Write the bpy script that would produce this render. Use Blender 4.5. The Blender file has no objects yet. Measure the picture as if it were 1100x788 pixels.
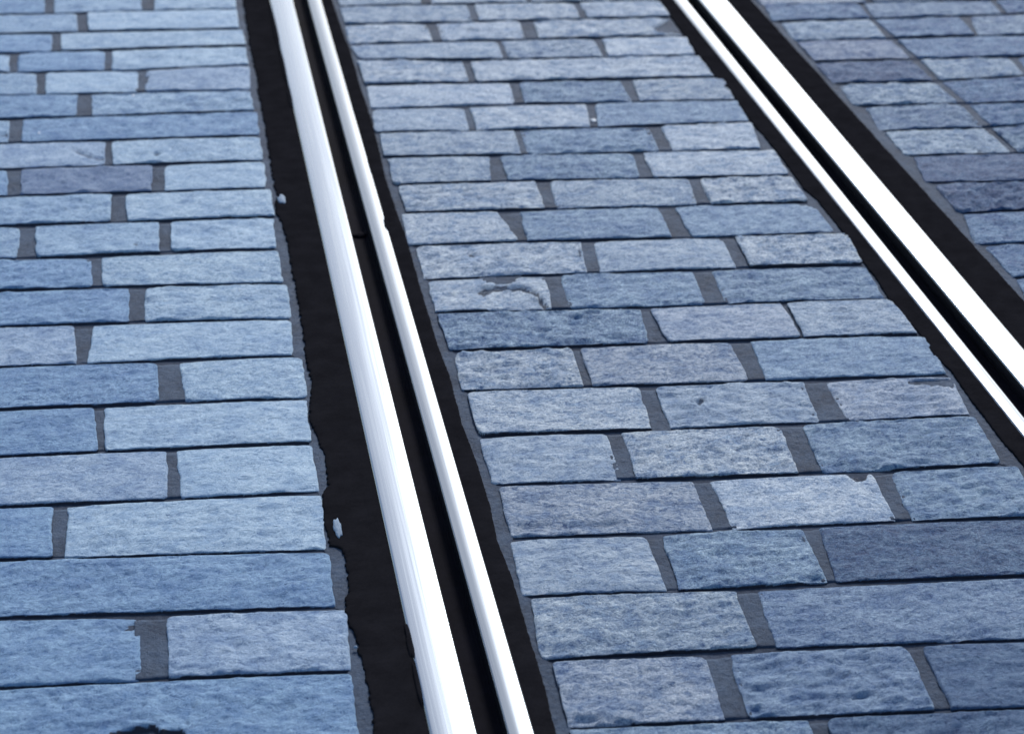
DATA = r'''{"stones":[[0,0,0,"b",-5442,59651,-3073,59378,-3062,57836,-5390,58054],[0,0,1,"m",-2845,59352,-655,59099,-640,57604,-2787,57812],[0,0,2,"p",-270,59055,1751,58822,1718,57358,-323,57570],[0,1,0,"m",-4685,57822,-2258,57603,-2208,56101,-4653,56333],[0,1,1,"p",-1977,57578,1722,57196,1705,55626,-1934,56076],[0,2,0,"b",-4935,56206,-2815,55997,-2793,54568,-4894,54721],[0,2,1,"p",-2587,55977,1786,55456,1791,54182,-2548,54551],[0,3,0,"m",-5703,54631,-3786,54480,-3742,53101,-5649,53266],[0,3,1,"b",-3564,54465,-1539,54326,-1550,52798,-3530,53072],[0,3,2,"p",-1361,54304,1784,54029,1780,52666,-1387,52786],[0,4,0,"m",-5600,53111,-3119,52863,-3047,51300,-5533,51583],[0,4,1,"p",-2892,52832,-791,52592,-778,51080,-2846,51275],[0,4,2,"l",-585,52577,1789,52516,1753,50794,-635,51073],[0,5,0,"b",-4421,51315,-2133,51040,-2143,49576,-4380,49766],[0,5,1,"m",-1817,51000,1718,50653,1725,49311,-1805,49546],[0,6,0,"m",-6049,49747,-3591,49562,-3547,48088,-5968,48300],[0,6,1,"b",-3295,49535,1785,49164,1752,47630,-3264,48060],[0,7,0,"l",-4367,48022,-1507,47751,-1526,46293,-4321,46499],[0,7,1,"p",-1358,47739,1751,47492,1745,46014,-1333,46272],[0,8,0,"b",-5683,46472,-3500,46299,-3441,44825,-5602,45022],[0,8,1,"d",-3212,46279,-545,46053,-581,44567,-3169,44800],[0,8,2,"p",-283,46025,1762,45878,1708,44359,-298,44544],[0,9,0,"m",-4087,44753,-1379,44502,-1414,43011,-4043,43233],[0,9,1,"p",-1098,44479,1782,44221,1772,42721,-1059,42978],[0,10,0,"m",-5182,43205,-3121,43026,-3130,41434,-5094,41590],[0,10,1,"m",-2827,43002,-469,42795,-474,41257,-2758,41396],[0,10,2,"p",-233,42773,1746,42596,1699,41084,-239,41255],[0,11,0,"b",-3996,41384,-1770,41170,-1715,39780,-3952,39963],[0,11,1,"p",-1551,41147,1735,40958,1729,39387,-1536,39767],[0,12,0,"b",-3829,39831,-1056,39590,-1065,38059,-3781,38321],[0,12,1,"p",-746,39553,1787,39261,1760,37750,-790,38040],[0,13,0,"l",-4465,38275,-2027,38026,-1958,36460,-4386,36680],[0,13,1,"p",-1684,37992,1762,37634,1672,36173,-1772,36441],[0,14,0,"b",-3728,36513,-620,36216,-594,34687,-3672,34936],[0,14,1,"p",-229,36176,1818,36050,1819,34464,-174,34659],[0,15,0,"b",-3575,34820,-1641,34656,-1590,33077,-3518,33201],[0,15,1,"p",-1483,34643,1772,34361,1740,32820,-1457,33075],[0,16,0,"l",-3411,33090,-513,32904,-533,31305,-3358,31532],[0,16,1,"p",-352,32889,1739,32716,1741,31167,-332,31293],[0,17,0,"b",-4344,31502,-2237,31338,-2213,29783,-4254,30012],[0,17,1,"p",-2000,31317,1761,31066,1691,29362,-2023,29761],[0,18,0,"b",-3342,29817,1715,29265,1680,27745,-3284,28281],[0,19,0,"b",-3336,28195,-990,27903,-988,26288,-3265,26511],[0,19,1,"l",-601,27861,1829,27638,1741,26080,-605,26283],[0,20,0,"b",-3052,26405,1735,25993,1707,24393,-2996,24853],[1,0,0,"m",4269,58505,6434,58239,6362,56901,4338,57106],[1,0,1,"p",6696,58206,9153,57905,8995,56548,6628,56874],[1,0,2,"m",9272,57890,12476,57496,12328,56119,9123,56532],[1,1,0,"m",4301,56949,7466,56600,7403,55151,4306,55507],[1,1,1,"p",7673,56571,10143,56239,10078,54889,7600,55134],[1,1,2,"p",10291,56220,12306,55961,12299,54668,10282,54868],[1,2,0,"p",4292,55351,6265,55105,6247,53684,4256,53818],[1,2,1,"p",6524,55073,8542,54894,8472,53467,6491,53664],[1,2,2,"p",8872,54860,12196,54522,12241,53042,8812,53433],[1,3,0,"m",4248,53665,7741,53386,7710,51977,4334,52563],[1,3,1,"m",7882,53372,10079,53154,10031,51700,7855,51968],[1,3,2,"p",10277,53135,12312,52879,12220,51469,10180,51681],[1,4,0,"p",4320,52413,6709,51891,6682,50406,4319,50666],[1,4,1,"p",6930,51877,12242,51315,12255,49811,6859,50386],[1,5,0,"p",4359,50515,7560,50162,7495,48708,4284,48970],[1,5,1,"b",7774,50138,10087,49851,10042,48336,7705,48693],[1,5,2,"m",10356,49826,12415,49649,12307,48054,10235,48312],[1,6,0,"m",4307,48824,6315,48586,6212,47079,4225,47360],[1,6,1,"p",6446,48584,9000,48349,8827,46851,6390,47072],[1,6,2,"b",9207,48317,12323,47911,12263,46563,9009,46828],[1,7,0,"m",4313,47203,7161,46907,7077,45409,4241,45781],[1,7,1,"b",7314,46902,10033,46588,9969,45082,7224,45392],[1,7,2,"p",10304,46569,12270,46425,12074,44839,10265,45048],[1,8,0,"m",4323,45636,6422,45365,6212,43931,4269,44065],[1,8,1,"b",6642,45334,9376,45014,9224,43548,6595,43901],[1,8,2,"p",9597,44989,12311,44676,12261,43197,9512,43521],[1,9,0,"p",4343,43926,7116,43711,7046,42197,4342,42491],[1,9,1,"m",7400,43669,10179,43328,10056,41880,7287,42174],[1,9,2,"p",10419,43306,12278,43064,12233,41645,10298,41852],[1,10,0,"p",4250,42375,6078,42164,6288,40609,4194,40779],[1,10,1,"b",6548,42118,9227,41848,9185,40256,6444,40591],[1,10,2,"b",9575,41808,12264,41519,12308,40023,9570,40228],[1,11,0,"p",4305,40647,7398,40344,7271,38848,4294,39087],[1,11,1,"m",7678,40308,10109,40067,10026,38608,7517,38822],[1,11,2,"p",10358,40049,12488,39884,12370,38388,10280,38586],[1,12,0,"p",4334,38966,6481,38812,6354,37303,4301,37550],[1,12,1,"b",6761,38782,9200,38562,9081,37042,6667,37266],[1,12,2,"b",9553,38531,12380,38268,12280,36767,9440,37014],[1,13,0,"b",4326,37433,7875,37020,7765,35587,4339,35883],[1,13,1,"l",8064,37006,10405,36822,10370,35347,8072,35570],[1,13,2,"m",10511,36813,12372,36643,12373,35165,10431,35340],[1,14,0,"p",4404,35767,6410,35597,6332,34074,4330,34273],[1,14,1,"l",6542,35582,9111,35366,9062,33805,6483,34061],[1,14,2,"b",9468,35333,12477,35046,12364,33519,9344,33787],[1,15,0,"p",4406,34156,7213,33875,7108,32347,4383,32594],[1,15,1,"m",7469,33847,9921,33629,9783,32141,7420,32329],[1,15,2,"l",10307,33587,12401,33410,12241,32007,10245,32083],[1,16,0,"m",4376,32492,6368,32318,6305,30741,4352,30924],[1,16,1,"p",6614,32293,9125,32119,8998,30475,6541,30714],[1,16,2,"b",9484,32076,12277,31901,12150,30269,9360,30426],[1,17,0,"l",4423,30821,7346,30524,7302,28971,4387,29260],[1,17,1,"p",7622,30493,10087,30269,10011,28778,7610,28957],[1,17,2,"b",10376,30275,12359,30154,12116,28575,10241,28756],[1,18,0,"m",4332,29171,6303,28968,6277,27382,4271,27595],[1,18,1,"b",6538,28947,8600,28813,8532,27219,6445,27366],[1,18,2,"d",8836,28791,12108,28481,12139,26890,8666,27215],[1,19,0,"m",4377,27514,7192,27205,7135,25728,4262,25914],[1,19,1,"n",7511,27174,11688,26840,11700,25235,7407,25683],[1,20,0,"l",4407,25816,6402,25620,6314,24122,4334,24289],[1,20,1,"n",6729,25615,9072,25414,9012,23877,6621,24093],[1,20,2,"d",9305,25389,11509,25166,11559,23650,9219,23858],[1,21,0,"b",4336,24206,7340,23944,7240,22509,4355,22789],[1,21,1,"d",7582,23922,10250,23684,10255,22216,7477,22486],[2,0,0,"b",14842,55297,17162,54862,17093,53614,14662,53796],[2,0,1,"m",17293,54848,20465,54503,20405,53379,17191,53600],[2,0,2,"b",20644,54484,23166,54156,23382,53197,20556,53375],[2,1,0,"p",14828,53630,17059,53462,17002,51951,14784,52136],[2,1,1,"b",17163,53447,19242,53262,19139,51737,17213,51930],[2,1,2,"m",19541,53253,22220,53124,22204,51407,19224,51726],[2,2,0,"l",14798,51986,17042,51795,17054,50268,14809,50463],[2,2,1,"b",17201,51780,20752,51399,20826,49865,17247,50246],[2,3,0,"d",14769,50320,17047,50121,17076,48605,14765,48822],[2,3,1,"p",17246,50099,19298,49874,19237,48609,17248,48605],[2,3,2,"b",19491,49853,21658,49636,21811,48486,19403,48601],[2,4,0,"p",14886,48667,17041,48466,17122,46965,14785,47203],[2,4,1,"b",17241,48467,19833,48439,19813,46692,17295,46948],[2,5,0,"m",15006,47041,17108,46827,17095,45329,14866,45530],[2,5,1,"b",17291,46808,19599,46574,19694,45201,17279,45326],[2,6,0,"p",14928,45389,17081,45197,17138,43647,14927,43901],[2,6,1,"m",17259,45195,19732,45064,19753,43453,17280,43659],[2,7,0,"d",15058,43753,17652,43517,17685,41953,14838,42303],[2,8,0,"d",14965,42158,17299,41872,17371,40372,14943,40558],[2,9,0,"b",14996,40431,17152,40265,17205,38751,14720,38941],[2,10,0,"b",14861,38811,17421,38615,17587,37358,14857,37268],[2,11,0,"b",14888,37158,17513,37245,17496,35578,14681,35648]],"joints":[[-3073,59387,-2846,59360,-2787,57804,-3062,57828],[-655,59108,-270,59063,-323,57562,-640,57596],[-2258,57611,-1977,57586,-1934,56068,-2208,56093],[-2815,56005,-2587,55985,-2548,54543,-2792,54560],[-3786,54487,-3565,54473,-3530,53064,-3742,53093],[-1539,54333,-1361,54312,-1387,52779,-1550,52790],[-3119,52871,-2892,52839,-2846,51268,-3046,51293],[-791,52600,-585,52585,-635,51066,-778,51072],[-2133,51047,-1817,51008,-1805,49539,-2143,49569],[-3591,49569,-3295,49542,-3264,48053,-3547,48081],[-1507,47758,-1358,47746,-1333,46265,-1526,46286],[-3500,46306,-3212,46286,-3169,44793,-3440,44819],[-545,46060,-283,46032,-298,44537,-581,44561],[-1379,44509,-1098,44485,-1059,42971,-1414,43005],[-3121,43032,-2827,43008,-2757,41389,-3129,41428],[-469,42802,-233,42780,-240,41249,-474,41251],[-1770,41176,-1551,41153,-1536,39761,-1715,39774],[-1056,39596,-746,39559,-790,38034,-1065,38053],[-2028,38032,-1684,37998,-1772,36436,-1958,36454],[-620,36221,-228,36182,-174,34654,-595,34681],[-1642,34661,-1483,34648,-1457,33070,-1590,33072],[-513,32909,-352,32894,-332,31289,-533,31300],[-2238,31343,-2000,31322,-2023,29756,-2213,29778],[-990,27908,-600,27866,-605,26278,-988,26283],[6435,58247,6697,58215,6627,56866,6361,56893],[9154,57913,9273,57898,9122,56524,8994,56540],[7467,56608,7674,56579,7599,55126,7402,55144],[10144,56247,10292,56228,10280,54860,10077,54882],[6266,55113,6525,55080,6490,53656,6246,53677],[8543,54902,8874,54868,8811,53426,8471,53459],[7742,53394,7883,53380,7854,51960,7709,51969],[10080,53162,10279,53142,10178,51673,10030,51693],[6710,51898,6931,51884,6858,50379,6681,50399],[7561,50169,7775,50145,7704,48686,7494,48701],[10088,49858,10357,49833,10233,48305,10041,48329],[6316,48593,6447,48591,6389,47065,6211,47072],[9001,48356,9208,48324,9007,46822,8825,46845],[7162,46914,7315,46908,7223,45385,7076,45402],[10035,46595,10306,46575,10264,45042,9968,45075],[6423,45372,6643,45341,6594,43895,6211,43924],[9377,45021,9598,44996,9510,43515,9223,43542],[7118,43717,7401,43675,7286,42168,7045,42191],[10181,43334,10421,43312,10296,41846,10055,41874],[6079,42170,6549,42124,6443,40585,6287,40603],[9228,41855,9576,41815,9568,40222,9184,40250],[7399,40350,7679,40314,7516,38816,7269,38842],[10111,40073,10359,40055,10279,38580,10025,38602],[6482,38818,6762,38788,6666,37261,6353,37298],[9202,38567,9555,38537,9439,37008,9080,37036],[7877,37025,8066,37011,8071,35565,7764,35581],[10407,36828,10512,36818,10430,35335,10369,35342],[6411,35602,6543,35588,6482,34056,6331,34068],[9112,35371,9470,35338,9343,33782,9060,33800],[7214,33880,7470,33852,7419,32324,7107,32342],[9922,33634,10309,33592,10243,32078,9782,32136],[6369,32323,6615,32298,6540,30710,6304,30736],[9127,32124,9485,32081,9358,30421,8996,30470],[7348,30529,7623,30498,7609,28953,7301,28966],[10089,30274,10377,30280,10240,28752,10010,28774],[6304,28973,6539,28951,6444,27362,6276,27377],[8601,28818,8837,28796,8665,27210,8530,27214],[7193,27209,7512,27178,7406,25679,7134,25724],[6403,25624,6730,25619,6620,24089,6313,24118],[9073,25418,9306,25393,9218,23854,9011,23873],[7341,23948,7584,23926,7476,22482,7239,22505],[17164,54869,17295,54855,17189,53592,17091,53606],[20468,54511,20647,54491,20553,53367,20402,53372],[17061,53469,17165,53455,17210,51923,17000,51944],[19244,53269,19544,53260,19221,51719,19136,51729],[17044,51803,17203,51787,17245,50239,17052,50260],[17050,50128,17248,50106,17246,48599,17073,48598],[19301,49881,19494,49860,19400,48594,19235,48602],[17043,48473,17244,48474,17293,46941,17120,46958],[17110,46834,17293,46815,17276,45320,17093,45322],[17083,45204,17261,45201,17278,43653,17135,43640]],"tarL0":[[0.1925,5.7995],[0.1906,5.5909],[0.1887,5.3875],[0.192,5.1463],[0.1888,4.9767],[0.1916,4.8123],[0.1887,4.6287],[0.1877,4.4428],[0.1892,4.3886],[0.1824,4.2853],[0.1899,4.2332],[0.1926,4.1055],[0.1924,3.9754],[0.1932,3.8649],[0.193,3.7472],[0.1899,3.6163],[0.191,3.4958],[0.186,3.4604],[0.179,3.3874],[0.1783,3.3394],[0.1843,3.3014],[0.1922,3.2183],[0.1886,3.1282],[0.1776,3.1088],[0.1747,3.0556],[0.1745,2.9693],[0.1754,2.9468],[0.193,2.9326],[0.1918,2.8203],[0.1845,2.7932],[0.1812,2.7558],[0.1885,2.6833],[0.1922,2.5741],[0.1921,2.5419],[0.194,2.5043],[0.1877,2.45]],"tarL1":[[0.4166,5.7571],[0.4195,5.4445],[0.4232,5.3361],[0.4205,5.0969],[0.4224,4.8362],[0.419,4.6042],[0.414,4.4456],[0.4166,4.2277],[0.419,4.1032],[0.4167,3.8037],[0.4166,3.6074],[0.4203,3.496],[0.4168,3.3079],[0.4215,3.1507],[0.421,3.0229],[0.4157,2.922],[0.4206,2.8097],[0.4196,2.6638],[0.4193,2.5288],[0.4149,2.4114]],"tarR0":[[1.2299,5.6031],[1.2276,5.3718],[1.2244,5.2548],[1.2224,5.1198],[1.2283,4.9554],[1.2331,4.817],[1.2303,4.6686],[1.2358,4.5141],[1.2362,4.3648],[1.233,4.2423],[1.2421,4.1715],[1.2449,3.9664],[1.2396,3.8475],[1.2403,3.7614],[1.233,3.6584],[1.2413,3.5208],[1.2384,3.4235],[1.2464,3.3617],[1.243,3.2604],[1.2423,3.0977],[1.2457,3.0252],[1.2444,2.9692]],"tarR1":[[1.4699,5.5576],[1.4561,5.2299],[1.4681,5.0194],[1.4598,4.7752],[1.463,4.6448],[1.4638,4.4862],[1.4602,4.3111],[1.4693,4.1995],[1.4634,3.9519],[1.4721,3.841],[1.47,3.6703],[1.4667,3.6168]],"bites":[[1,2,2,20,2,[[1.2211,5.4375],[1.1978,5.4054],[1.1634,5.3639],[1.1804,5.3252],[1.2499,5.2965],[1.2389,5.4017]]],[1,3,0,20,2,[[0.409,5.3768],[0.4259,5.366],[0.4366,5.2664],[0.4725,5.2302],[0.4568,5.1823],[0.3941,5.2084]]],[1,10,2,20,2,[[1.1962,4.1589],[1.2276,4.1222],[1.2357,4.0002],[1.289,4.1526]]],[1,12,0,20,2,[[0.5292,3.8973],[0.5408,3.8619],[0.5781,3.8508],[0.6061,3.8925],[0.5752,3.9161]]],[1,12,0,5.5,3.5,[[0.5139,3.8251],[0.5285,3.8443],[0.5616,3.8493],[0.5975,3.8385],[0.6219,3.8102],[0.6313,3.7358],[0.6186,3.7297],[0.6154,3.7811],[0.5971,3.8146],[0.57,3.826],[0.5442,3.824],[0.5224,3.802]]],[1,12,0,2.5,4,[[0.5224,3.802],[0.5442,3.824],[0.57,3.826],[0.5971,3.8146],[0.6154,3.7811],[0.62,3.7085],[0.5186,3.7182]]],[1,11,0,7,3,[[0.5245,4.0128],[0.5353,4.0015],[0.5344,3.983],[0.5248,3.9894]]],[1,15,1,5,3.5,[[0.802,3.3166],[0.8171,3.3281],[0.8161,3.3106],[0.8033,3.2954],[0.7967,3.3]]],[1,17,1,6,5,[[0.9706,3.0386],[1.0069,3.0322],[0.9939,3.0036],[0.9797,2.9999],[0.9707,3.0138]]],[1,15,1,20,3,[[0.7112,3.2227],[0.7245,3.278],[0.7327,3.2526],[0.7416,3.2107]]],[1,17,0,4,6,[[0.4475,2.9647],[0.4423,2.9315],[0.5627,2.9277],[0.6464,2.9303],[0.6475,2.9359]]],[0,20,0,9,6,[[-0.1444,2.469],[-0.1376,2.5094],[-0.1237,2.5144],[-0.1004,2.5158],[-0.0817,2.519],[-0.0727,2.5047],[-0.0471,2.5046],[-0.0385,2.48],[-0.037,2.4508]]],[0,7,0,5,2,[[-0.2301,4.7405],[-0.2066,4.7244],[-0.1792,4.69],[-0.1522,4.6734],[-0.1521,4.656],[-0.1848,4.6707],[-0.2102,4.7074]]],[0,7,1,6,2,[[-0.054,4.6613],[-0.044,4.6858],[-0.0364,4.6757],[-0.0407,4.6531]]],[0,10,1,5,2,[[-0.0962,4.1717],[-0.0857,4.1746],[-0.0824,4.1548],[-0.0946,4.1522]]],[0,4,2,12,2,[[-0.0652,5.2081],[-0.0523,5.2198],[-0.0572,5.1646],[-0.0658,5.1523]]],[1,9,0,5,2,[[0.5562,4.3381],[0.5716,4.3407],[0.5695,4.325],[0.5559,4.3222]]],[1,9,0,5,1.5,[[0.4489,4.3177],[0.4887,4.3079],[0.4874,4.2976],[0.448,4.3099]]],[1,4,1,12,1.5,[[1.2096,5.0244],[1.242,5.022],[1.2371,5.0015],[1.2115,5.0134]]],[1,15,2,20,3,[[1.1607,3.3325],[1.2422,3.3328],[1.2283,3.2916],[1.1943,3.3084],[1.1624,3.3177]]],[1,16,2,3.5,6,[[0.9315,3.0453],[0.9514,3.0638],[1.0093,3.0601],[1.0407,3.042],[1.057,3.0329],[1.0515,3.0151],[0.9274,3.0305]]],[1,20,0,4,6,[[0.427,2.4304],[0.4395,2.4539],[0.4713,2.4442],[0.5161,2.428],[0.5111,2.4035],[0.4241,2.414]]],[1,20,1,2.5,3,[[0.7434,2.4087],[0.765,2.4289],[0.7855,2.4364],[0.8481,2.439],[0.8485,2.4323],[0.789,2.427],[0.7679,2.4175],[0.7475,2.3972]]],[1,19,1,2.5,3,[[0.9228,2.5362],[0.9599,2.5513],[1.0273,2.559],[1.0955,2.5668],[1.0904,2.553],[1.0233,2.5476],[0.9622,2.539],[0.9267,2.5285]]],[2,6,0,4,1.5,[[1.5801,4.4274],[1.6374,4.4169],[1.6678,4.3879],[1.6639,4.3769],[1.6288,4.4038],[1.5764,4.4163]]],[1,9,2,20,2,[[1.2465,4.2944],[1.235,4.1623],[1.2371,4.136],[1.2797,4.2883]]]]}'''
CAMR = [[0.9881063, -0.0732514, 0.1352044], [-0.1534803, -0.4156161, 0.8964971], [-0.0094766, -0.9065856, -0.4219155]]
AZ = 19.5
EL = 33
DUST = 1.0
SKY = 0.078
SUN = 1.5
SANG = 11
FSTOP = 6
EXPO = 1.26
STEEL = (0.195, 0.23, 0.275, 1)
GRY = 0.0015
import bpy, math, json
import numpy as np
from mathutils import Vector, Matrix, Quaternion

D = json.loads(DATA)
scn = bpy.context.scene
COL = scn.collection

# ------------------------------------------------------------------ noise helpers
def _hash(ix, iy, s):
    h = (ix.astype(np.int64) * 374761393 + iy.astype(np.int64) * 668265263 + int(s) * 2246822519) & 0xffffffff
    h = ((h ^ (h >> 13)) * 1274126177) & 0xffffffff
    return ((h ^ (h >> 16)) & 0xffff) / 65535.0 * 2 - 1

def vnoise(x, y, s=0):
    ix = np.floor(x); iy = np.floor(y)
    fx = x - ix; fy = y - iy
    fx = fx * fx * fx * (fx * (fx * 6 - 15) + 10); fy = fy * fy * fy * (fy * (fy * 6 - 15) + 10)
    a = _hash(ix, iy, s); b = _hash(ix + 1, iy, s); c = _hash(ix, iy + 1, s); d = _hash(ix + 1, iy + 1, s)
    return (a * (1 - fx) + b * fx) * (1 - fy) + (c * (1 - fx) + d * fx) * fy

def fbm(x, y, s=0, o=3):
    v = 0; a = 1.0; t = 0
    for i in range(o):
        v = v + a * vnoise(x * 2 ** i + 17.3 * i, y * 2 ** i - 9.1 * i, s + i * 31); t += a; a *= .55
    return v / t

def sstep(v):
    v = np.clip(v, 0, 1)
    return v * v * (3 - 2 * v)

# ------------------------------------------------------------------ mesh helpers
def mesh_from(name, verts, faces, mat, smooth=True, grime_shade=None):
    me = bpy.data.meshes.new(name)
    verts = np.asarray(verts, dtype=np.float32); faces = np.asarray(faces, dtype=np.int32)
    me.vertices.add(len(verts)); me.vertices.foreach_set('co', verts.ravel())
    n = len(faces)
    me.loops.add(n * 4); me.loops.foreach_set('vertex_index', faces.ravel())
    me.polygons.add(n)
    me.polygons.foreach_set('loop_start', np.arange(0, n * 4, 4, dtype=np.int32))
    me.polygons.foreach_set('loop_total', np.full(n, 4, dtype=np.int32))
    if grime_shade is not None:
        at = me.attributes.new('grime_shade', 'FLOAT', 'POINT'); at.data.foreach_set('value', np.asarray(grime_shade, dtype=np.float32).ravel())
    me.update(calc_edges=True); me.validate()
    me.polygons.foreach_set('use_smooth', np.full(len(me.polygons), smooth))
    me.materials.append(mat)
    return me

def link(name, me, parent=None, loc=(0, 0, 0)):
    o = bpy.data.objects.new(name, me); COL.objects.link(o)
    o.location = loc
    if parent: o.parent = parent
    return o

def tag(o, label, cat, group=None, kind=None):
    if label: o['label'] = label
    if cat: o['category'] = cat
    if group: o['group'] = group
    if kind: o['kind'] = kind

def struct(o):
    o['kind'] = 'structure'; return o

def grid_faces(nu, nv, off=0):
    i, j = np.meshgrid(np.arange(nu - 1), np.arange(nv - 1), indexing='ij')
    a = (i * nv + j).ravel() + off
    return np.stack([a, a + nv, a + nv + 1, a + 1], 1)

# ------------------------------------------------------------------ materials
def new_mat(name):
    m = bpy.data.materials.new(name); m.use_nodes = True
    nt = m.node_tree; b = nt.nodes['Principled BSDF']
    return m, nt, b

def nd(nt, typ, **kw):
    n = nt.nodes.new(typ)
    for k, v in kw.items():
        if k in n.inputs.keys(): n.inputs[k].default_value = v
        else: setattr(n, k, v)
    return n

def mapr(nt, src, a, b, c=0., d=1.):
    n = nt.nodes.new('ShaderNodeMapRange')
    n.inputs[1].default_value = a; n.inputs[2].default_value = b
    n.inputs[3].default_value = c; n.inputs[4].default_value = d
    nt.links.new(src, n.inputs[0]); return n.outputs[0]

def mix(nt, f, a, b, bt='MIX'):
    n = nt.nodes.new('ShaderNodeMix'); n.data_type = 'RGBA'; n.blend_type = bt
    for s, v in ((0, f), (6, a), (7, b)):
        if hasattr(v, 'links'): nt.links.new(v, n.inputs[s])
        else: n.inputs[s].default_value = v
    return n.outputs[2]

def math_(nt, op, a, b=None):
    n = nt.nodes.new('ShaderNodeMath'); n.operation = op
    for i, v in enumerate((a, b)):
        if v is None: continue
        if hasattr(v, 'links'): nt.links.new(v, n.inputs[i])
        else: n.inputs[i].default_value = v
    return n.outputs[0]

def stone_material():
    m, nt, b = new_mat('granite_stone')
    geo = nd(nt, 'ShaderNodeNewGeometry'); oi = nd(nt, 'ShaderNodeObjectInfo')
    off = nd(nt, 'ShaderNodeVectorMath', operation='SCALE'); off.inputs['Scale'].default_value = 37.0
    cmb = nd(nt, 'ShaderNodeCombineXYZ')
    nt.links.new(oi.outputs['Random'], cmb.inputs[0]); nt.links.new(oi.outputs['Random'], cmb.inputs[2])
    nt.links.new(cmb.outputs[0], off.inputs[0])
    add = nd(nt, 'ShaderNodeVectorMath', operation='ADD')
    nt.links.new(geo.outputs['Position'], add.inputs[0]); nt.links.new(off.outputs[0], add.inputs[1])
    P = add.outputs[0]
    rot = nd(nt, 'ShaderNodeVectorRotate', rotation_type='Z_AXIS')
    nt.links.new(P, rot.inputs['Vector'])
    ang = math_(nt, 'MULTIPLY', oi.outputs['Random'], .5); ang = math_(nt, 'SUBTRACT', ang, .35)
    nt.links.new(ang, rot.inputs['Angle'])
    st = nd(nt, 'ShaderNodeVectorMath', operation='MULTIPLY'); st.inputs[1].default_value = (.85, 1, 1)
    nt.links.new(rot.outputs[0], st.inputs[0])
    def noise(vec, scale, det=4., rough=.6, dist=0.):
        n = nd(nt, 'ShaderNodeTexNoise', Scale=scale, Detail=det, Roughness=rough, Distortion=dist)
        nt.links.new(vec, n.inputs['Vector']); return n.outputs[0]
    big = noise(P, 9, 3)
    mid = noise(st.outputs[0], 75, 6, .68, .5)
    fine = noise(P, 420, 3, .7)
    grain = noise(P, 900, 2, .6)
    # speckle and pits of the riven face, darker and bluer where the mineral is
    w2 = noise(P, 26, 5, .65, .4)
    spots = noise(P, 95, 3, .5, .8)
    fleck = noise(st.outputs[0], 150, 7, .78, .3)
    f2 = noise(P, 330, 4, .8)
    al = oi.outputs['Alpha']
    def tint(col, f, r):
        f = math_(nt, 'MULTIPLY', f, al)
        return mix(nt, f, col, mix(nt, 1.0, col, r, 'MULTIPLY'))
    base = mix(nt, 1.0, oi.outputs['Color'], mix(nt, mapr(nt, big, .35, .65), (.86, .90, .96, 1), (1.07, 1.06, 1.06, 1)), 'MULTIPLY')
    base = tint(base, mapr(nt, w2, .49, .60), (1.36, 1.29, 1.20, 1))
    base = tint(base, mapr(nt, w2, .49, .38), (.62, .74, .88, 1))
    dots = noise(st.outputs[0], 260, 2, .5, .6)
    base = mix(nt, mapr(nt, dots, .345, .30, 0., .75), base, mix(nt, 1.0, base, (.24, .36, .54, 1), 'MULTIPLY'))
    base = tint(base, mapr(nt, spots, .40, .33), (.46, .58, .74, 1))
    base = tint(base, mapr(nt, mid, .50, .62), (1.16, 1.14, 1.10, 1))
    base = tint(base, mapr(nt, mid, .48, .38), (.68, .76, .86, 1))
    st2 = nd(nt, 'ShaderNodeVectorMath', operation='MULTIPLY'); st2.inputs[1].default_value = (.55, 1, 1)
    nt.links.new(rot.outputs[0], st2.inputs[0])
    furrow = noise(st2.outputs[0], 105, 5, .62, 1.2)
    pw = mapr(nt, oi.outputs['Random'], 0, 1, .3, 1.)
    base = tint(base, math_(nt, 'MULTIPLY', mapr(nt, furrow, .42, .36), pw), (.30, .42, .60, 1))
    base = tint(base, mapr(nt, fleck, .53, .61), (1.26, 1.23, 1.18, 1))
    base = tint(base, mapr(nt, fleck, .465, .40), (.42, .54, .70, 1))
    fq = math_(nt, 'FRACT', math_(nt, 'MULTIPLY', oi.outputs['Random'], 7.3)); fq = mapr(nt, fq, 0, 1, .25, 1.)
    base = tint(base, math_(nt, 'MULTIPLY', mapr(nt, f2, .53, .60), fq), (1.62, 1.56, 1.46, 1))
    base = tint(base, math_(nt, 'MULTIPLY', mapr(nt, f2, .47, .40), fq), (.46, .55, .68, 1))
    at = nd(nt, 'ShaderNodeAttribute', attribute_name='grime_shade')
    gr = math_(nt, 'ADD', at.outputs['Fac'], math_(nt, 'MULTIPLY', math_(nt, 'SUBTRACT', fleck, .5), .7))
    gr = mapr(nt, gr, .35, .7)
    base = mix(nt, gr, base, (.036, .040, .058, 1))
    nt.links.new(base, b.inputs['Base Color'])
    rough = mapr(nt, fleck, .3, .7, .72, .52)
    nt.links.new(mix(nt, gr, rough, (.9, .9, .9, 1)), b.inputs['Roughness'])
    b.inputs['Specular IOR Level'].default_value = .14
    hsum = math_(nt, 'ADD', math_(nt, 'MULTIPLY', mid, .55), math_(nt, 'MULTIPLY', f2, .22))
    hsum = math_(nt, 'ADD', hsum, math_(nt, 'MULTIPLY', fleck, .6))
    hsum = math_(nt, 'ADD', hsum, math_(nt, 'MULTIPLY', mapr(nt, furrow, .36, .47), .10))
    bp = nd(nt, 'ShaderNodeBump', Strength=1.0, Distance=.0055); nt.links.new(hsum, bp.inputs['Height'])
    nt.links.new(mapr(nt, al, 0, 1, .0008, .0125), bp.inputs['Distance'])
    nt.links.new(bp.outputs[0], b.inputs['Normal'])
    return m

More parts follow.
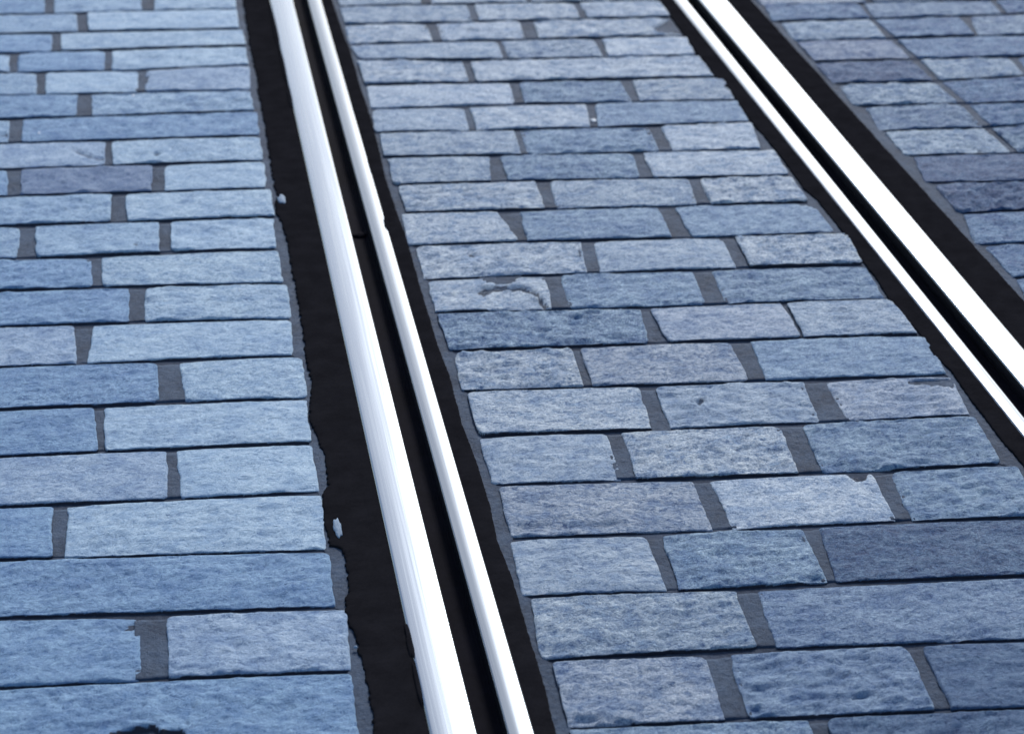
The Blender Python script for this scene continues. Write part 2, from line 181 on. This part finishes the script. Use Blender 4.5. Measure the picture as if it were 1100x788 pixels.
def rough_material(name, c0, c1, scale, rough=.9, dist=.002, spec=.3):
    m, nt, b = new_mat(name)
    geo = nd(nt, 'ShaderNodeNewGeometry')
    n = nd(nt, 'ShaderNodeTexNoise', Scale=scale, Detail=6., Roughness=.7); nt.links.new(geo.outputs['Position'], n.inputs['Vector'])
    n2 = nd(nt, 'ShaderNodeTexNoise', Scale=scale * .09, Detail=3.); nt.links.new(geo.outputs['Position'], n2.inputs['Vector'])
    f = math_(nt, 'ADD', math_(nt, 'MULTIPLY', n.outputs[0], .5), math_(nt, 'MULTIPLY', n2.outputs[0], .5))
    nt.links.new(mix(nt, mapr(nt, f, .38, .62), c0, c1), b.inputs['Base Color'])
    b.inputs['Roughness'].default_value = rough; b.inputs['Specular IOR Level'].default_value = spec
    bp = nd(nt, 'ShaderNodeBump', Strength=.7, Distance=dist); nt.links.new(n.outputs[0], bp.inputs['Height'])
    nt.links.new(bp.outputs[0], b.inputs['Normal'])
    return m

def steel_material(name, col, r0, r1):
    m, nt, b = new_mat(name)
    geo = nd(nt, 'ShaderNodeNewGeometry')
    s = nd(nt, 'ShaderNodeVectorMath', operation='MULTIPLY'); s.inputs[1].default_value = (260, 1.6, 60)
    nt.links.new(geo.outputs['Position'], s.inputs[0])
    n = nd(nt, 'ShaderNodeTexNoise', Scale=1., Detail=4., Roughness=.6); nt.links.new(s.outputs[0], n.inputs['Vector'])
    b.inputs['Metallic'].default_value = 1.0
    nt.links.new(mix(nt, mapr(nt, n.outputs[0], .3, .7), tuple(c * .86 for c in col[:3]) + (1,), col), b.inputs['Base Color'])
    nt.links.new(mapr(nt, n.outputs[0], .3, .7, r1, r0), b.inputs['Roughness'])
    bp = nd(nt, 'ShaderNodeBump', Strength=.08, Distance=.0006); nt.links.new(n.outputs[0], bp.inputs['Height'])
    nt.links.new(bp.outputs[0], b.inputs['Normal'])
    return m

M_STONE = stone_material()
M_MORTAR = rough_material('joint_mortar', (.016, .030, .056, 1), (.046, .077, .126, 1), 130, .85, .005)
M_SOIL = rough_material('joint_soil', (.028, .036, .053, 1), (.068, .085, .118, 1), 200, .95, .003, .1)
M_TAR = rough_material('bitumen', (.0090, .0088, .0104, 1), (.0140, .0137, .0162, 1), 260, 1.0, .0008, .0)
M_GROOVE = rough_material('rail_groove_grime', (.004, .004, .0065, 1), (.008, .008, .013, 1), 60, .9, .0006, .03)
M_HEAD = steel_material('polished_steel', STEEL, .20, .32)
M_LIP = steel_material('dull_steel', tuple(c * .7 for c in STEEL[:3]) + (1,), .24, .36)
M_CHIP = rough_material('cement_chip', (.09, .15, .23, 1), (.18, .26, .35, 1), 180, .7, .002)

# ------------------------------------------------------------------ one stone as a height field on a bent quad
def edge_param(L, step):
    e = np.array([-.0022, -.0008, 0, .0008, .002, .0038, .0062, .0095]) / L
    n = max(2, int((L - .019) / step))
    midp = np.linspace(e[-1], 1 - e[-1], n + 1)[1:-1]
    return np.concatenate([e, midp, (1 - e)[::-1]])

def inside_dist(px, py, poly):
    """positive inside distance to polygon edge, 0 outside"""
    poly = np.asarray(poly); n = len(poly)
    d = np.full(px.shape, 1e9); ins = np.zeros(px.shape, bool)
    for i in range(n):
        x0, y0 = poly[i]; x1, y1 = poly[(i + 1) % n]
        ex, ey = x1 - x0, y1 - y0
        t = np.clip(((px - x0) * ex + (py - y0) * ey) / (ex * ex + ey * ey + 1e-12), 0, 1)
        d = np.minimum(d, np.hypot(px - x0 - t * ex, py - y0 - t * ey))
        c = ((y0 > py) != (y1 > py)) & (px < (x1 - x0) * (py - y0) / (y1 - y0 + 1e-15) + x0)
        ins ^= c
    return np.where(ins, d, -d)

def stone_grid(q, seed, step, bites=(), rng=None, coarse=False):
    """q: TL, TR, BR, BL (metres). returns verts (world), faces"""
    TL, TR, BR, BL = [np.array(p) for p in q]
    Lu = (np.linalg.norm(TR - TL) + np.linalg.norm(BR - BL)) / 2
    Lv = (np.linalg.norm(TL - BL) + np.linalg.norm(TR - BR)) / 2
    if coarse:
        def ep(L):
            e = np.array([-.002, .0, .003, .008]) / L
            return np.concatenate([e, np.linspace(e[-1], 1 - e[-1], 4)[1:-1], (1 - e)[::-1]])
        u, v = ep(Lu), ep(Lv)
    else:
        u, v = edge_param(Lu, step), edge_param(Lv, step * 1.3)
    U, V = np.meshgrid(u, v, indexing='ij')
    X = (BL[0] * (1 - U) + BR[0] * U) * (1 - V) + (TL[0] * (1 - U) + TR[0] * U) * V
    Y = (BL[1] * (1 - U) + BR[1] * U) * (1 - V) + (TL[1] * (1 - U) + TR[1] * U) * V
    dl, dr, db, dt = U * Lu, (1 - U) * Lu, V * Lv, (1 - V) * Lv
    # chipped, wandering arrises
    w1 = fbm(X / .034, Y / .034, seed + 3, 3)
    jx = .0030 * w1 + .0005 * vnoise(X / .0065, Y / .0065, seed + 5)
    jy = .0019 * fbm(X / .04, Y / .04, seed + 7, 4) + .0005 * vnoise(X / .007, Y / .007, seed + 9)
    dx = np.minimum(dl, dr) + .0013 + jx; dy = np.minimum(db, dt) - .0002 + jy
    ks = .003 + .013 * rng.uniform(0, 1, 4) ** 1.6
    k = np.where(U < .5, np.where(V < .5, ks[0], ks[1]), np.where(V < .5, ks[2], ks[3]))
    sd = np.where((dx < k) & (dy < k), k - np.hypot(k - dx, k - dy), np.minimum(dx, dy))
    r = rng.uniform(.0024, .0042)
    t = np.clip(sd / r, 0, 1)
    Z = -r * (1 - np.sqrt(np.clip(1 - (1 - t) ** 2, 0, 1)))
    Z = np.where(sd < 0, -r + sd * 7, Z)
    grime_shade = np.maximum(1 - sstep(dy / (GRY * (1 + .9 * vnoise(X / .03, Y / .03, seed + 33)))), 1 - sstep((sd + .0006) / .0022))  # joint dirt plus shade of the row-joint faces, painted into the stone colour
    body = sstep(sd / .006)
    cx, cy = X.mean(), Y.mean()
    a = rng.uniform(-.5, .5)
    sx = (X - cx) * math.cos(a * .4) + (Y - cy) * math.sin(a * .4); sy = -(X - cx) * math.sin(a * .4) + (Y - cy) * math.cos(a * .4)
    amp = rng.uniform(.6, 1.5) * (1.25 if q[0][0] > 1.4 else 1.)
    Z = Z + body * amp * (.0026 * fbm(X / .05, Y / .04, seed, 3) + .0016 * fbm(sx / .022, sy / .009, seed + 11, 3) + .0005 * vnoise(X / .006, Y / .0045, seed + 15))
    rv = fbm(sx / .030 + .4 * fbm(X / .03, Y / .03, seed + 41, 2), sy / .012, seed + 43, 4)
    Z = Z + body * amp * .0016 * np.tanh(rv * 5) * (.45 if q[0][0] < .25 else 1.)
    rid = np.abs(fbm(sx / .06, sy / .018, seed + 21, 3))
    Z = Z - body * amp * .0022 * np.clip(1 - rid / .10, 0, 1) ** 2 * (fbm(X / .05, Y / .05, seed + 25, 1) > .15)
    Z = Z - .0022 * (np.abs(2 * U - 1) ** 4 + .8 * np.abs(2 * V - 1) ** 4) * rng.uniform(.3, 1.2)
    Z = Z + (X - cx) / Lu * rng.uniform(-.0016, .0016) + (Y - cy) / Lv * rng.uniform(-.0016, .0016) + rng.uniform(-.0009, .0006)
    for dep, soft, poly in bites:
        dd = inside_dist(X, Y, poly) + .0012 * w1
        Z = Z - dep * .001 * sstep(dd / (soft * .001)) * (sstep((dd) / .0015))
        if dep > 4.5: grime_shade = np.maximum(grime_shade, sstep((dd + .0004) / .0016) * min(1., dep / 12 + .15))
    vs = np.stack([X.ravel(), Y.ravel(), Z.ravel()], 1)
    return vs, grid_faces(len(u), len(v)), grime_shade.ravel()

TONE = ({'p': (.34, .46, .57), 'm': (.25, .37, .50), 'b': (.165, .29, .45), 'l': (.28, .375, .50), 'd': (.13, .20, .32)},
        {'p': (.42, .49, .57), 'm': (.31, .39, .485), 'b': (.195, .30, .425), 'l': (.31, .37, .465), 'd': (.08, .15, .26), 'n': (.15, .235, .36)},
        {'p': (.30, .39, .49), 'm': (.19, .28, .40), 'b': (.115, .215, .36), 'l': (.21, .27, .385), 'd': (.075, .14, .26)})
WORD = {'p': 'pale', 'm': 'mid-grey', 'b': 'blue', 'l': 'lilac-grey', 'd': 'dark', 'n': 'navy'}
ORD = 'first second third fourth fifth sixth seventh eighth ninth tenth eleventh twelfth thirteenth fourteenth fifteenth sixteenth seventeenth eighteenth nineteenth twentieth twenty-first twenty-second'.split()
SEC = ('left of both rails', 'between the rails', 'right of both rails')
GRP = ('paving stones laid outside the left-hand rail', 'paving stones laid between the two rails', 'paving stones laid outside the right-hand rail')
nrow = [1 + max(s[1] for s in D['stones'] if s[0] == k) for k in range(3)]
cnt = {}
for s in D['stones']: cnt[(s[0], s[1])] = cnt.get((s[0], s[1]), 0) + 1
SPECIAL = {(1, 12, 0): 'cracked pale stone with a crescent break between the rails, next to the left rail',
           (1, 2, 2): 'far stone between the rails with its tip bitten off beside the right rail',
           (0, 8, 1): 'dark mottled stone among pale ones left of both rails, ninth course from the far edge',
           (1, 17, 1): 'pale stone between the rails with a dark notch in its far corner',
           (1, 15, 1): 'roughly riven stone with one small dark hole, between the rails'}
tm_rng = np.random.default_rng(11)
for s in D['stones']:
    sec, r, k, tone = s[:4]; c = np.array(s[4:]) / 10000.
    q = [(c[0], c[1]), (c[2], c[3]), (c[4], c[5]), (c[6], c[7])]
    seed = 1000 * sec + 40 * r + k * 7 + 5
    rng = np.random.default_rng(seed)
    dist = (c[1] + c[5]) / 2
    step = .0033 * max(1., dist / 2.6)
    bites = [(b[3], b[4], b[5]) for b in D['bites'] if b[:3] == [sec, r, k]]
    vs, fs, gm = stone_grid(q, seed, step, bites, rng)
    org = np.array([c[0::2].mean(), c[1::2].mean(), 0.0])
    me = mesh_from('stone_block', vs - org, fs, M_STONE, grime_shade=gm)
    o = link('paving_stone', me, loc=org)
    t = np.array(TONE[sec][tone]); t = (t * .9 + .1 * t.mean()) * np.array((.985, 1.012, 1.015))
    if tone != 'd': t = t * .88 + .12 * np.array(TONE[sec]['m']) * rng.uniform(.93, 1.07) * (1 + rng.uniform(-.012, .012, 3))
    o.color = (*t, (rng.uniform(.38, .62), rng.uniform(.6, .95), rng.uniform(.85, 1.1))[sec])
    L = (c[2] - c[0])
    n = cnt[(sec, r)]
    fromrail = n - 1 - k if sec == 0 else k
    size = 'long ' if L > .31 else ('short ' if L < .215 else '')
    lab = SPECIAL.get((sec, r, k)) or '%s%s stone %s, %s course from the front, %s from the %s' % (
        size, WORD[tone], SEC[sec], ORD[nrow[sec] - 1 - r], ORD[fromrail], 'tar' if sec != 1 else 'left rail')
    tag(o, lab, 'paving stone', GRP[sec])

# ------------------------------------------------------------------ unseen continuation of the paving round the frame
def courses(sec):
    """course lines in metres as (y at x=0, slope) from the far side to the near side"""
    rows = {}
    for s in D['stones']:
        if s[0] == sec: rows.setdefault(s[1], []).append(np.array(s[4:]) / 10000.)
    out = []
    for r in sorted(rows):
        a = rows[r]
        f = a[0]; l = a[-1]
        xs = [f[0], l[2]]; yt = [f[1], l[3]]; yb = [f[7], l[5]]
        out.append((min(f[0], f[6]), max(l[2], l[4]), np.polyfit(xs, yt, 1), np.polyfit([f[6], l[4]], yb, 1)))
    return out

RL = lambda k: (lambda y: k[0] + k[1] * y)
E_LHL, E_LHR, E_LLL, E_LLR = RL((.2573, .0003)), RL((.3174, 0)), RL((.3552, 0)), RL((.3891, 0))
E_RLL, E_RLR, E_RHL, E_RHR = RL((1.2895, -.0039)), RL((1.3072, -.0014)), RL((1.3515, -.0039)), RL((1.3856, .0024))
fill_v, fill_f, fill_g, off = [], [], [], 0
frng = np.random.default_rng(77)
def fill_row(top, bot, xa, xb, seed):
    global off
    x = xa
    while x < xb - .05:
        w = frng.uniform(.19, .33)
        if xb - (x + w) < .16: w = xb - x
        q = [(x, np.polyval(top, x)), (x + w, np.polyval(top, x + w)), (x + w, np.polyval(bot, x + w)), (x, np.polyval(bot, x))]
        vs, fs, gm = stone_grid(q, seed + int(x * 1000), .02, (), np.random.default_rng(abs(seed + int(x * 999))), True)
        fill_v.append(vs); fill_g.append(gm); fill_f.append(fs + off); off += len(vs)
        x += w + frng.uniform(.012, .022)
XMIN, XMAX, YMIN, YMAX = -2.2, 3.8, .6, 9.5
for sec in range(3):
    cs = courses(sec)
    lo = {0: XMIN, 1: .437, 2: 1.475}[sec]; hi = {0: .165, 1: 1.235, 2: XMAX}[sec]
    for i, (xa, xb, tp, bt) in enumerate(cs):
        if sec == 0:
            fill_row(tp, bt, XMIN, xa - .015, 5000 + i * 50)
        if xb > 1.3 or (sec == 2):
            fill_row(tp, bt, xb + .015, XMAX, 9000 + i * 50) if sec == 2 else None
    dep = .152; gap = .005
    sl = np.mean([c[2][0] for c in cs])
    tp = cs[0][2]; y = np.polyval(tp, (lo + hi) / 2 if sec == 1 else (.0 if sec == 0 else 1.9)); xr = (lo + hi) / 2 if sec == 1 else (.0 if sec == 0 else 1.9)
    i = 0
    while y < YMAX:
        bt_ = np.array([sl, y + gap - sl * xr]); tp_ = np.array([sl, y + dep - sl * xr])
        fill_row(tp_, bt_, lo, hi, 12000 + 300 * sec + i * 50); y += dep; i += 1
    bt = cs[-1][3]; xr = {0: 0., 1: .8, 2: 1.95}[sec]; y = np.polyval(bt, xr)
    while y > YMIN:
        tp_ = np.array([sl, y - gap - sl * xr]); bt_ = np.array([sl, y - dep - sl * xr])
        fill_row(tp_, bt_, lo, hi, 22000 + 300 * sec + i * 50); y -= dep; i += 1
me = mesh_from('street_paving', np.concatenate(fill_v), np.concatenate(fill_f), M_STONE, grime_shade=np.concatenate(fill_g))
o = struct(link('street_paving', me)); o.color = (.26, .32, .41, 1)

# ------------------------------------------------------------------ ground, mortar and bitumen
o = struct(link('ground', mesh_from('ground', [(-40, -20, -.036), (60, -20, -.036), (60, 120, -.036), (-40, 120, -.036)], [(0, 1, 2, 3)], M_SOIL)))

sv_, sf_ = [], []
for k, (xa, xb) in enumerate(((-40, .2), (.42, 1.25), (1.42, 60))):
    sv_ += [(xa, -20, -.0068), (xb, -20, -.0068), (xb, 120, -.0068), (xa, 120, -.0068)]; sf_.append((4 * k, 4 * k + 1, 4 * k + 2, 4 * k + 3))
struct(link('joint_soil', mesh_from('joint_soil', sv_, sf_, M_SOIL)))
mv, mf, moff = [], [], 0
mr = np.random.default_rng(3)
for J in D['joints']:
    c = np.array(J) / 10000.
    TL, TR, BR, BL = c[0:2], c[2:4], c[4:6], c[6:8]
    e = np.array([.006, 0])
    TL, BL, TR, BR = TL - e, BL - e, TR + e, BR + e
    nu, nv = 12, 26
    U, V = np.meshgrid(np.linspace(0, 1, nu), np.linspace(0, 1, nv), indexing='ij')
    X = (BL[0] * (1 - U) + BR[0] * U) * (1 - V) + (TL[0] * (1 - U) + TR[0] * U) * V
    Y = (BL[1] * (1 - U) + BR[1] * U) * (1 - V) + (TL[1] * (1 - U) + TR[1] * U) * V
    Lv = np.linalg.norm(TL - BL)
    d = np.minimum(V, 1 - V) * Lv
    sd = int(mr.integers(1, 9999)); lvl = mr.uniform(-.0062, -.0036)
    Zz = lvl + .0012 * fbm(X / .02, Y / .02, sd) + .0007 * vnoise(X / .005, Y / .005, sd + 3)
    Zz = np.where(d < .0012, Zz - .016 * (1 - d / .0012), Zz)
    mv.append(np.stack([X.ravel(), Y.ravel(), Zz.ravel()], 1)); mf.append(grid_faces(nu, nv, moff)); moff += nu * nv

for bt in D['bites']:   # broken-off corners filled with mortar
    if bt[3] < 20: continue
    p = np.array(bt[5]); (x0, y0), (x1, y1) = p.min(0), p.max(0)
    X, Y = np.meshgrid(np.linspace(x0, x1, 16), np.linspace(y0, y1, 16), indexing='ij')
    Zz = -.0050 + .0010 * fbm(X / .02, Y / .02, 5) + .0005 * vnoise(X / .005, Y / .005, 8)
    mv.append(np.stack([X.ravel(), Y.ravel(), Zz.ravel()], 1)); mf.append(grid_faces(16, 16, moff)); moff += 256

def xpoly(name, extrap=True):
    p = np.array(D[name]); o_ = np.argsort(p[:, 1]); p = p[o_]
    return lambda y: np.interp(y, p[:, 1], p[:, 0])
tl0, tl1, tr0 = xpoly('tarL0'), xpoly('tarL1'), xpoly('tarR0')
_p = np.array(D['tarR1']); _f = np.polyfit(_p[:, 1], _p[:, 0], 1)
tr1 = lambda y: np.polyval(_f, y) + .0015 * fbm(y / .2, y * 0, 91, 2)
def stone_end(sec, side):
    pts = []
    for s in D['stones']:
        if s[0] != sec: continue
        n = cnt[(sec, s[1])]
        c = np.array(s[4:]) / 10000.
        if side > 0 and s[2] == n - 1: pts += [(c[3] - .004, c[2]), (c[5] + .004, c[4])]
        if side < 0 and s[2] == 0: pts += [(c[1] - .004, c[0]), (c[7] + .004, c[6])]
    pts.sort(); p = np.array(pts)
    return lambda y: np.interp(y, p[:, 0], p[:, 1])
ys = np.arange(YMIN, YMAX, .0045)
def ribbon(fa, fb, lvl, seed, nu=9, extra=0.0, side=0):
    global moff
    U, Yg = np.meshgrid(np.linspace(0, 1, nu), ys, indexing='ij')
    a = fa(ys); b = fb(ys)
    X = a[None, :] * (1 - U) + b[None, :] * U
    Zz = lvl + .0012 * fbm(X / .03, Yg / .03, seed) + .0006 * vnoise(X / .006, Yg / .006, seed + 2)
    mv.append(np.stack([X.ravel(), Yg.ravel(), Zz.ravel()], 1)); mf.append(grid_faces(nu, len(ys), moff)); moff += nu * len(ys)
e0 = stone_end(0, 1); ribbon(lambda y: e0(y) - .003, lambda y: tl0(y) + .006, -.0055, 11)
e1 = stone_end(1, -1); ribbon(lambda y: tl1(y) - .006, lambda y: e1(y) + .003, -.0058, 12)
e2 = stone_end(1, 1); ribbon(lambda y: e2(y) - .003, lambda y: tr0(y) + .006, -.0055, 13)
e3 = stone_end(2, -1); ribbon(lambda y: tr1(y) - .006, lambda y: e3(y) + .003, -.0050, 14)
me = mesh_from('mortar', np.concatenate(mv), np.concatenate(mf), M_MORTAR)
struct(link('mortar', me))

bv, bf, boff = [], [], 0
def tar(fo, fr, seed, jag, side):
    """bitumen between the stones (fo, ragged) and the rail (fr, straight)"""
    global boff
    yy = np.arange(YMIN, YMAX, .0028)
    a = fo(yy) + side * jag * (.7 * fbm(yy / .03, yy * 0, seed, 3) + .6 * vnoise(yy / .006, yy * 0, seed + 4))
    b = fr(yy)
    u = np.array([-.0, .0, .03, .09, .2, .35, .5, .65, .8, .92, 1.0])
    X = a[None, :] * (1 - u[:, None]) + b[None, :] * u[:, None]
    Yg = np.repeat(yy[None, :], len(u), 0)
    Zz = -.0018 + .0009 * fbm(X / .05, Yg / .05, seed + 8) + .0003 * vnoise(X / .007, Yg / .007, seed + 9)
    Zz[0] = -.012; Zz[1] -= .0013; Zz[2] -= .0003
    Zz[-1] = -.0022
    bv.append(np.stack([X.ravel(), Yg.ravel(), Zz.ravel()], 1))
    f = grid_faces(len(u), len(yy), boff)
    if side < 0: f = f[:, ::-1]
    bf.append(f); boff += len(u) * len(yy)
def lhl(y):  # bitumen laps over the rail edge at the far end
    return E_LHL(y) + .004
tar(tl0, lhl, 101, .0035, 1)
tar(tl1, lambda y: E_LLR(y) - .004, 102, .0008, -1)
tar(tr0, lambda y: E_RLL(y) + .004, 103, .0014, 1)
tar(tr1, lambda y: E_RHR(y) - .004, 104, .0010, -1)
# laps and smears of bitumen on the rail edges
def blob(cx, cy, rx, ry, z0, seed):
    global boff
    n, m = 26, 6
    th = np.linspace(0, 2 * math.pi, n)[:, None]; rr = np.linspace(0, 1, m)[None, :]
    w = 1 + .28 * vnoise(np.cos(th) * 2.2, np.sin(th) * 2.2 + seed, seed)
    X = cx + rx * rr * w * np.cos(th); Yg = cy + ry * rr * w * np.sin(th)
    Zz = z0 + .0012 * np.sqrt(np.clip(1 - rr ** 2, 0, 1)) * np.ones_like(X) - .0022 * (rr > .99)
    bv.append(np.stack([X.ravel(), Yg.ravel(), Zz.ravel()], 1)); bf.append(grid_faces(n, m, boff)[:, ::-1]); boff += n * m
for cx, cy, rx, ry, s in ((.2570, 5.55, .0055, .22, 1), (.2575, 5.22, .0045, .16, 2), (.2572, 5.0, .006, .08, 3), (.2590, 2.66, .0042, .05, 5),
                          (.3885, 4.19, .0050, .035, 6), (.3895, 4.52, .0022, .05, 7), (.2572, 2.56, .003, .06, 8)):
    blob(cx, cy, rx, ry, .0006, s)
me = mesh_from('bitumen', np.concatenate(bv), np.concatenate(bf), M_TAR)
struct(link('bitumen', me))

# ------------------------------------------------------------------ the two grooved rails
def bar(name, ea, eb, prof, mat, parent, org, n=120, y0=YMIN, y1=YMAX, wob=0.0):
    """prof: list of (t, dz) with t in metres from edge a if >=0 or ('b', -d) from edge b"""
    yy = np.linspace(y0, y1, n)
    cols = []
    for side, d, z_ in prof:
        if side == 'mix':
            cols.append(np.stack([(ea(yy) + .004) * (1 - d) + (eb(yy) - .004) * d, yy, np.full_like(yy, z_)], 1)); continue
        base = ea(yy) if side == 'a' else eb(yy)
        w = wob * fbm(yy / .25, yy * 0 + d * 100, 7, 2)
        cols.append(np.stack([base + d, yy, np.full_like(yy, z_) + w], 1))
    V_ = np.stack(cols, 0).reshape(-1, 3) - np.array(org)
    me = mesh_from(name, V_, grid_faces(len(prof), n), mat)
    return link(name, me, parent)

def arc_profile(r, top, w_in_a=True):
    return None

def head_profile(top, ra, rb, depth=.034, crown=.0011):
    """rounded bar: bevel radius ra at edge a, rb at edge b"""
    p = [('a', 0, -depth), ('a', 0, top - ra)]
    for k in range(1, 7):
        t = math.radians(90 * k / 6); p.append(('a', ra * (1 - math.cos(t)), top - ra * (1 - math.sin(t))))
    for k in range(1, 12):   # worn, slightly crowned running surface
        u = k / 12.
        p.append(('mix', u, top + crown * (1 - (2 * u - 1) ** 2)))
    for k in range(6, 0, -1):
        t = math.radians(90 * k / 6); p.append(('b', -rb * (1 - math.cos(t)), top - rb * (1 - math.sin(t))))
    p += [('b', 0, top - rb), ('b', 0, -depth)]
    return p

def make_rail(x0, e_head, e_lip, label, mirrored):
    root = bpy.data.objects.new('tram_rail', None); COL.objects.link(root)
    org = (x0, 3.5, -.03); root.location = org
    tag(root, label, 'tram rail', 'grooved tram rails set in the paving')
    if not mirrored:
        hp = head_profile(.0012, .0045, .003)
        lp = head_profile(-.0004, .0025, .0035)
        ga, gb = e_head[1], e_lip[0]
    else:
        hp = head_profile(.0012, .003, .0045)
        lp = head_profile(-.0004, .0035, .0025)
        ga, gb = e_lip[1], e_head[0]
    bar('running_head', e_head[0], e_head[1], hp, M_HEAD, root, org)
    bar('guard_lip', e_lip[0], e_lip[1], lp, M_LIP, root, org)
    bar('groove', ga, gb, [('a', -.001, -.024), ('a', .001, -.0285), ('a', .008, -.0300), ('b', -.008, -.0300), ('b', -.001, -.0285), ('b', .001, -.024)], M_GROOVE, root, org, n=400, wob=.0015)
    return root
make_rail(.33, (E_LHL, E_LHR), (E_LLL, E_LLR), 'left-hand polished steel grooved rail, beside the wide ragged tar band', False)
make_rail(1.34, (E_RHL, E_RHR), (E_RLL, E_RLR), 'right-hand polished steel grooved rail, crossing the far corner of the paving', True)

# ------------------------------------------------------------------ loose fragments
def fragment(cx, cy, lx, ly, hz, z0, mat, seed, label, name='cement_fragment', rotz=0., cat='fragment'):
    n, m = 22, 7
    th = np.linspace(0, 2 * math.pi, n)[:, None]; ph = np.linspace(0, math.pi * .62, m)[None, :]
    w = 1 + .30 * vnoise(np.cos(th) * 1.8 + seed, np.sin(th) * 1.8, seed) + .12 * vnoise(np.cos(th) * 5 + ph, np.sin(th) * 5, seed + 2)
    X = lx * np.sin(ph) * w * np.cos(th); Yg = ly * np.sin(ph) * w * np.sin(th)
    Zz = hz * np.cos(ph) * (1 + .25 * vnoise(X / .004, Yg / .004, seed + 5))
    V_ = np.stack([(X + 0 * th).ravel(), (Yg + 0 * th).ravel(), (Zz + 0 * X).ravel()], 1)
    me = mesh_from(name, V_, grid_faces(n, m)[:, ::-1], mat)
    o_ = link(name, me, loc=(cx, cy, z0)); o_.rotation_euler = (0, 0, rotz)
    tag(o_, label, cat)
fragment(.1905, 2.995, .0075, .028, .003, -.001, M_CHIP, 3, 'pale oblong cement fragment stuck on the near part of the wide tar band')
fragment(.1975, 4.355, .0075, .026, .003, -.001, M_CHIP, 5, 'pale cement fragment on the stone edge of the wide tar band, farther off')
M_WHITE = rough_material('white_fleck', (.45, .5, .55, 1), (.75, .78, .8, 1), 100, .6, .0005)
fragment(-.0895, 5.068, .0028, .006, .0015, .0006, M_WHITE, 7, 'tiny white fleck on a pale far stone left of both rails', 'white_fleck', cat='fleck')
fragment(-.2912, 4.848, .0028, .006, .0015, .0006, M_WHITE, 8, 'tiny white fleck near the picture edge left of both rails', 'white_fleck', cat='fleck')
fragment(.8978, 4.724, .0060, .009, .002, -.0035, M_WHITE, 9, 'small white chip in the mortar joint between two far stones between the rails', 'white_chip', cat='chip')
fragment(.1863, 2.66, .0026, .003, .002, -.001, M_CHIP, 12, 'single grey grit grain lying on the near end of the wide tar band', 'grit_grain', cat='grit')
fragment(.3365, 4.206, .014, .012, .005, -.029, M_GROOVE, 13, 'dark clod of dirt lying in the groove of the left-hand rail', 'dirt_clod', cat='dirt')

# ------------------------------------------------------------------ light
SUN_AZ, SUN_EL = math.radians(AZ), math.radians(EL)
w = bpy.data.worlds.new('World'); scn.world = w; w.use_nodes = True
nt = w.node_tree; bg = nt.nodes['Background']
sky = nt.nodes.new('ShaderNodeTexSky'); sky.sky_type = 'NISHITA'; sky.sun_disc = False
sky.sun_elevation = SUN_EL; sky.sun_rotation = SUN_AZ
sky.air_density = 1.0; sky.dust_density = DUST; sky.ozone_density = 1.4
nt.links.new(sky.outputs[0], bg.inputs[0]); bg.inputs[1].default_value = SKY
sl = bpy.data.lights.new('sun', 'SUN'); sl.energy = SUN; sl.angle = math.radians(SANG); sl.color = (1, .96, .92)
so = bpy.data.objects.new('sun', sl); COL.objects.link(so)
sv = Vector((math.sin(SUN_AZ) * math.cos(SUN_EL), math.cos(SUN_AZ) * math.cos(SUN_EL), math.sin(SUN_EL)))
so.rotation_euler = sv.to_track_quat('Z', 'Y').to_euler(); so.location = (0, 8, 6)

# ------------------------------------------------------------------ camera
R = CAMR
right = Vector((R[0][0], R[1][0], R[2][0])); up = -Vector((R[0][1], R[1][1], R[2][1])); back = -Vector((R[0][2], R[1][2], R[2][2]))
mw = Matrix(((right.x, up.x, back.x, 0), (right.y, up.y, back.y, 0), (right.z, up.z, back.z, 1.64525), (0, 0, 0, 1)))
cd = bpy.data.cameras.new('camera'); cam = bpy.data.objects.new('camera', cd); COL.objects.link(cam)
cam.matrix_world = mw
cd.sensor_fit = 'HORIZONTAL'; cd.sensor_width = 36; cd.lens = 36 * 2500 / 1100
cd.clip_start = .05; cd.clip_end = 500
cd.dof.use_dof = True; cd.dof.focus_distance = 3.45; cd.dof.aperture_fstop = FSTOP
scn.camera = cam
scn.view_settings.view_transform = 'Standard'; scn.view_settings.look = 'None'
scn.view_settings.gamma = 1; scn.view_settings.exposure = EXPO; scn.view_settings.use_curve_mapping = False
scn.render.engine = 'CYCLES'; scn.cycles.use_denoising = True
